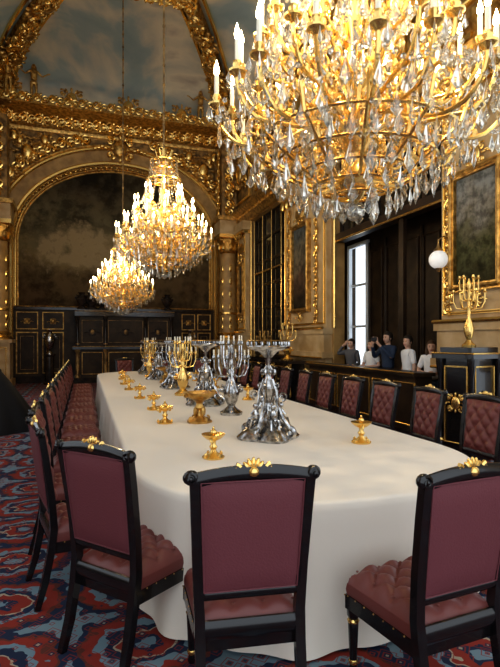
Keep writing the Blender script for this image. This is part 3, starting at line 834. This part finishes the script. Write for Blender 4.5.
    return b.mesh('chandelier',.5)
CM=chandelier_mesh()
def chandelier(x,y,z,rot):
    e=empty('chandelier',(x,y,z),rot)
    place('body',CM,parent=e)
    b=MB(); b.tube([(0,0,2.3),(0,0,zt-z-.02)],.018,GOLDD,None,6)
    for k in range(int((zt-z-2.4)/.35)): b.sph((0,0,2.45+.35*k),(.03,.03,.045),GOLDD,None,6,5)
    b.lathe([(.05,zt-z-.5),(.12,zt-z-.35),(.2,zt-z-.15),(.4,zt-z-.03),(.4,zt-z-.01)],GOLDC,None,20)
    b.obj('suspension_rod',parent=e)
    for k in range(4):
        a=2*pi*k/4+.4
        l=bpy.data.lights.new('candle_light','POINT'); l.energy=36; l.color=(1,.77,.47); l.shadow_soft_size=.03
        o=bpy.data.objects.new('candle_light_%d'%(k+1),l); o.location=(.43*math.cos(a),.43*math.sin(a),1.50 if k%2 else 1.30); o.parent=e; COL.objects.link(o)
chandelier(1.58,2.72,2.32,.1); chandelier(1.35,9.0,2.68,.5); chandelier(1.00,14.1,2.28,.9)

# ---------------------------------------------------------------- people
def skin_mesh(V,E,Rr,m,root=0,sub=2):
    me=bpy.data.meshes.new('tmp'); me.from_pydata(V,E,[])
    bm=bmesh.new(); bm.from_mesh(me); lay=bm.verts.layers.skin.verify()
    for i,vv in enumerate(bm.verts):
        r=Rr[i]; vv[lay].radius=(r,r) if isinstance(r,(int,float)) else r
        vv[lay].use_root=(i==root)
    bm.to_mesh(me); bm.free()
    o=bpy.data.objects.new('tmp',me); COL.objects.link(o)
    o.modifiers.new('s','SKIN').use_smooth_shade=True
    ss=o.modifiers.new('d','SUBSURF'); ss.levels=sub; ss.render_levels=sub
    dg=bpy.context.evaluated_depsgraph_get(); dg.update()
    me2=bpy.data.meshes.new_from_object(o.evaluated_get(dg)); me2.materials.clear(); me2.materials.append(m)
    bpy.data.objects.remove(o); return me2
def person(name,x,y,H,phi,shirt,pants,hair,longh=False,pose='relax',skin=SKIN,turn=0,z=0,long_sleeve=False):
    e=empty(name,(x,y,z),-math.radians(phi)); s=H/1.7; e.scale=(s,s,s)
    arms={}
    for sd in(-1,1):
        if pose=='relax': arms[sd]=((sd*.225,-.02,1.10),(sd*.235,.06,.86),(sd*.02,.03,-1))
        elif pose=='photo': arms[sd]=((sd*.25,.14,1.20),(sd*.09,.33,1.46),(-sd*.4,.2,.9))
        elif pose=='head': arms[sd]=((sd*.36,.08,1.34),(sd*.16,.10,1.56),(-sd*.7,0,.6)) if sd==1 else ((sd*.225,0,1.1),(sd*.15,.2,1.05),(.3,1,.1))
        elif pose=='fold': arms[sd]=((sd*.24,.02,1.12),(sd*.1,.24,1.10),(-sd*.8,.6,.05))
        elif pose=='out': arms[sd]=((sd*.36,-.02,1.22),(sd*.55,.12,1.3),(sd*.9,.4,.3))
    V=[(0,0,.95),(0,0,1.08),(0,.01,1.27),(0,0,1.40),(0,0,1.45)]; E=[(0,1),(1,2),(2,3),(3,4)]; R=[(.155,.115),(.14,.105),(.165,.12),(.11,.085),(.06,.06)]
    for sd in(-1,1):
        o=len(V); V+= [(sd*.15,0,1.385),tuple(Vector((sd*.175,0,1.37)).lerp(Vector(arms[sd][0]),.8))]; E+=[(3,o),(o,o+1)]; R+=[.068,.052]
        if long_sleeve:
            V+=[arms[sd][0],tuple(Vector(arms[sd][0]).lerp(Vector(arms[sd][1]),.9))]; E+=[(o+1,o+2),(o+2,o+3)]; R+=[.046,.036]
    place('shirt',skin_mesh(V,E,R,shirt),parent=e)
    V=[(0,0,.96),(0,0,.90)]; E=[(0,1)]; R=[(.15,.11),(.15,.115)]
    for sd in(-1,1):
        o=len(V); V+=[(sd*.09,0,.82),(sd*.10,.02,.5),(sd*.10,-.02,.1)]; E+=[(1,o),(o,o+1),(o+1,o+2)]; R+=[.09,.062,.05]
    place('trousers',skin_mesh(V,E,R,pants),parent=e)
    b=MB()
    for sd in(-1,1):
        b.sph((sd*.105,.05,.045),(.045,.13,.05),EBONY if skin is SKIN else skin,None,12,8,lambda X,Y,Z:(X,Y,max(Z,0.0)))
    b.obj('shoes',parent=e)
    for sd in(-1,1):
        el,wr,hd=arms[sd]; el=Vector(el);wr=Vector(wr);h=Vector(hd).normalized()
        side=h.cross(Vector((0,1,.2))).normalized()
        V=[tuple(Vector((sd*.175,0,1.37)).lerp(el,.5)),tuple(el),tuple(el.lerp(wr,.5)),tuple(wr),tuple(wr+h*.045),tuple(wr+h*.085)]
        E=[(i,i+1) for i in range(5)]; R=[.042,.040,.036,.026,(.034,.02),(.036,.018)]
        up=h.cross(side).normalized()
        for q in range(4):
            o=len(V); a=wr+h*.09+side*(q-1.5)*.019; L=(.068,.078,.072,.055)[q]
            V+=[tuple(a),tuple(a+h*L*.5+up*.006),tuple(a+h*L*.92+up*.022)]; E+=[(5,o),(o,o+1),(o+1,o+2)]; R+=[.0095,.009,.007]
        o=len(V); V+=[tuple(wr+h*.035+side*sd*.035),tuple(wr+h*.075+side*sd*.055+up*.01)]; E+=[(4,o),(o,o+1)]; R+=[.011,.009]
        place('arm_%s'%('l' if sd<0 else 'r'),skin_mesh(V,E,R,skin,0,2),parent=e)
    if pose=='photo':
        b=MB(); b.box(-.075,.075,.36,.37,1.52,1.60,EBONY); b.obj('phone',parent=e)
    b=MB()
    def hf(X,Y,Z):
        zz=Z/.12
        if zz<0:
            X*=1-.32*(-zz)**1.5; 
            if Y<0: Y*=1-.35*(-zz)
        if Y>0: Y=Y*.93
        if abs(X)<.016 and Y>.05 and -.045<Z<.012: Y+=.018*(1-abs(Z+.03)/.05)
        if abs(abs(X)-.03)<.014 and Y>.05 and abs(Z-.008)<.014: Y-=.006
        if abs(X)<.03 and Y>.03 and Z<-.085: Y+=.008
        return (X,Y,Z)
    b.sph((0,0,0),(.078,.098,.122),skin,None,28,22,hf)
    for sd in(-1,1):
        b.sph((sd*.03,.083,.006),(.013,.009,.008),EYE if skin is SKIN else skin,None,8,6); b.sph((sd*.078,-.005,-.01),(.01,.02,.03),skin,None,8,6)
        b.tube([(sd*.016,.092,.026),(sd*.032,.090,.031),(sd*.048,.080,.024)],.0035,hair,None,5)
    b.sph((0,.088,-.058),(.024,.008,.008),LIP if skin is SKIN else skin,None,10,6)
    b.lathe([(.052,-.20),(.050,-.12),(.052,-.06)],skin,T(0,-.012,0),14)
    b.sph((0,-.014,.022),(.089,.104,.118),hair,None,22,16,lambda X,Y,Z:(X*(1 if Z>-.05 else .8),min(Y,.03) if Z<.048 else Y, max(Z,-.075)))
    if longh:
        b.tube([(0,-.06,.03),(0,-.085,-.08),(0,-.09,-.2),(0,-.085,-.3)],[.075,.085,.08,.05],hair,None,12,1.15)
        for sd in(-1,1): b.tube([(sd*.07,.0,.06),(sd*.088,.005,-.05),(sd*.085,.02,-.16),(sd*.08,.02,-.24)],[.02,.028,.026,.014],hair,None,8)
    hd=b.obj('head',(0,.015,1.585),-math.radians(turn),parent=e)
    return e
person('visitor_woman',5.98,10.45,1.62,-115,GREYC,NAVY,HAIR,False,'head',long_sleeve=True)
person('visitor_girl',5.88,9.42,1.60,-105,WHITE,NAVY,HAIR,True,'fold')
person('visitor_man',5.92,8.86,1.76,-100,NAVY,GREYC,HAIR,False,'photo',long_sleeve=True)
person('visitor_boy',5.82,8.05,1.68,-80,WHITE,NAVY,HAIR,False,'relax',turn=-25)
person('visitor_girl',5.85,7.42,1.58,-140,WHITE,NAVY,HAIRB,True,'fold')
# gilt figures on the cornice
for i,(x,y,z,ph,ps) in enumerate(((-1.7,19.15,ZC+.12,170,'out'),(-2.5,18.95,ZC+.12,150,'head'),(4.3,19.15,ZC+.12,-170,'out'))):
    person('gilt_statue',x,y,1.3,ph,GOLDC,GOLDC,GOLDC,True,ps,skin=GOLDC,z=z)

# black draped round seat at left
b=MB()
def dr(u,v):
    a=2*pi*u; r=.8*(1-.78*v**1.3)*(1+.05*math.sin(9*a)*(1-v)); return (r*math.cos(a),r*math.sin(a)*.9,1.05*v+.0)
b.grid(60,16,dr,BLACKC); b.sph((0,0,1.05),(.19,.17,.08),BLACKC,None,12,8)
b.obj('draped_ottoman',(-1.6,9.9,.0))

# ---------------------------------------------------------------- light, world, camera
w=bpy.data.worlds.new('World'); S.world=w; w.use_nodes=True
bg=w.node_tree.nodes['Background']; bg.inputs[0].default_value=(.84,.92,1,1); bg.inputs[1].default_value=1.5
cam=bpy.data.cameras.new('camera'); co=bpy.data.objects.new('camera',cam); COL.objects.link(co)
co.location=(0,0,1.6); co.rotation_euler=(pi/2,0,-math.radians(18.3))
cam.sensor_fit='VERTICAL'; cam.sensor_height=36; cam.lens=500/667*36; cam.shift_y=6.5/667; cam.clip_end=200
S.camera=co
S.view_settings.view_transform='Standard'
S.view_settings.exposure=0
try: S.view_settings.look='Medium High Contrast'
except Exception as ex: print('look',ex)
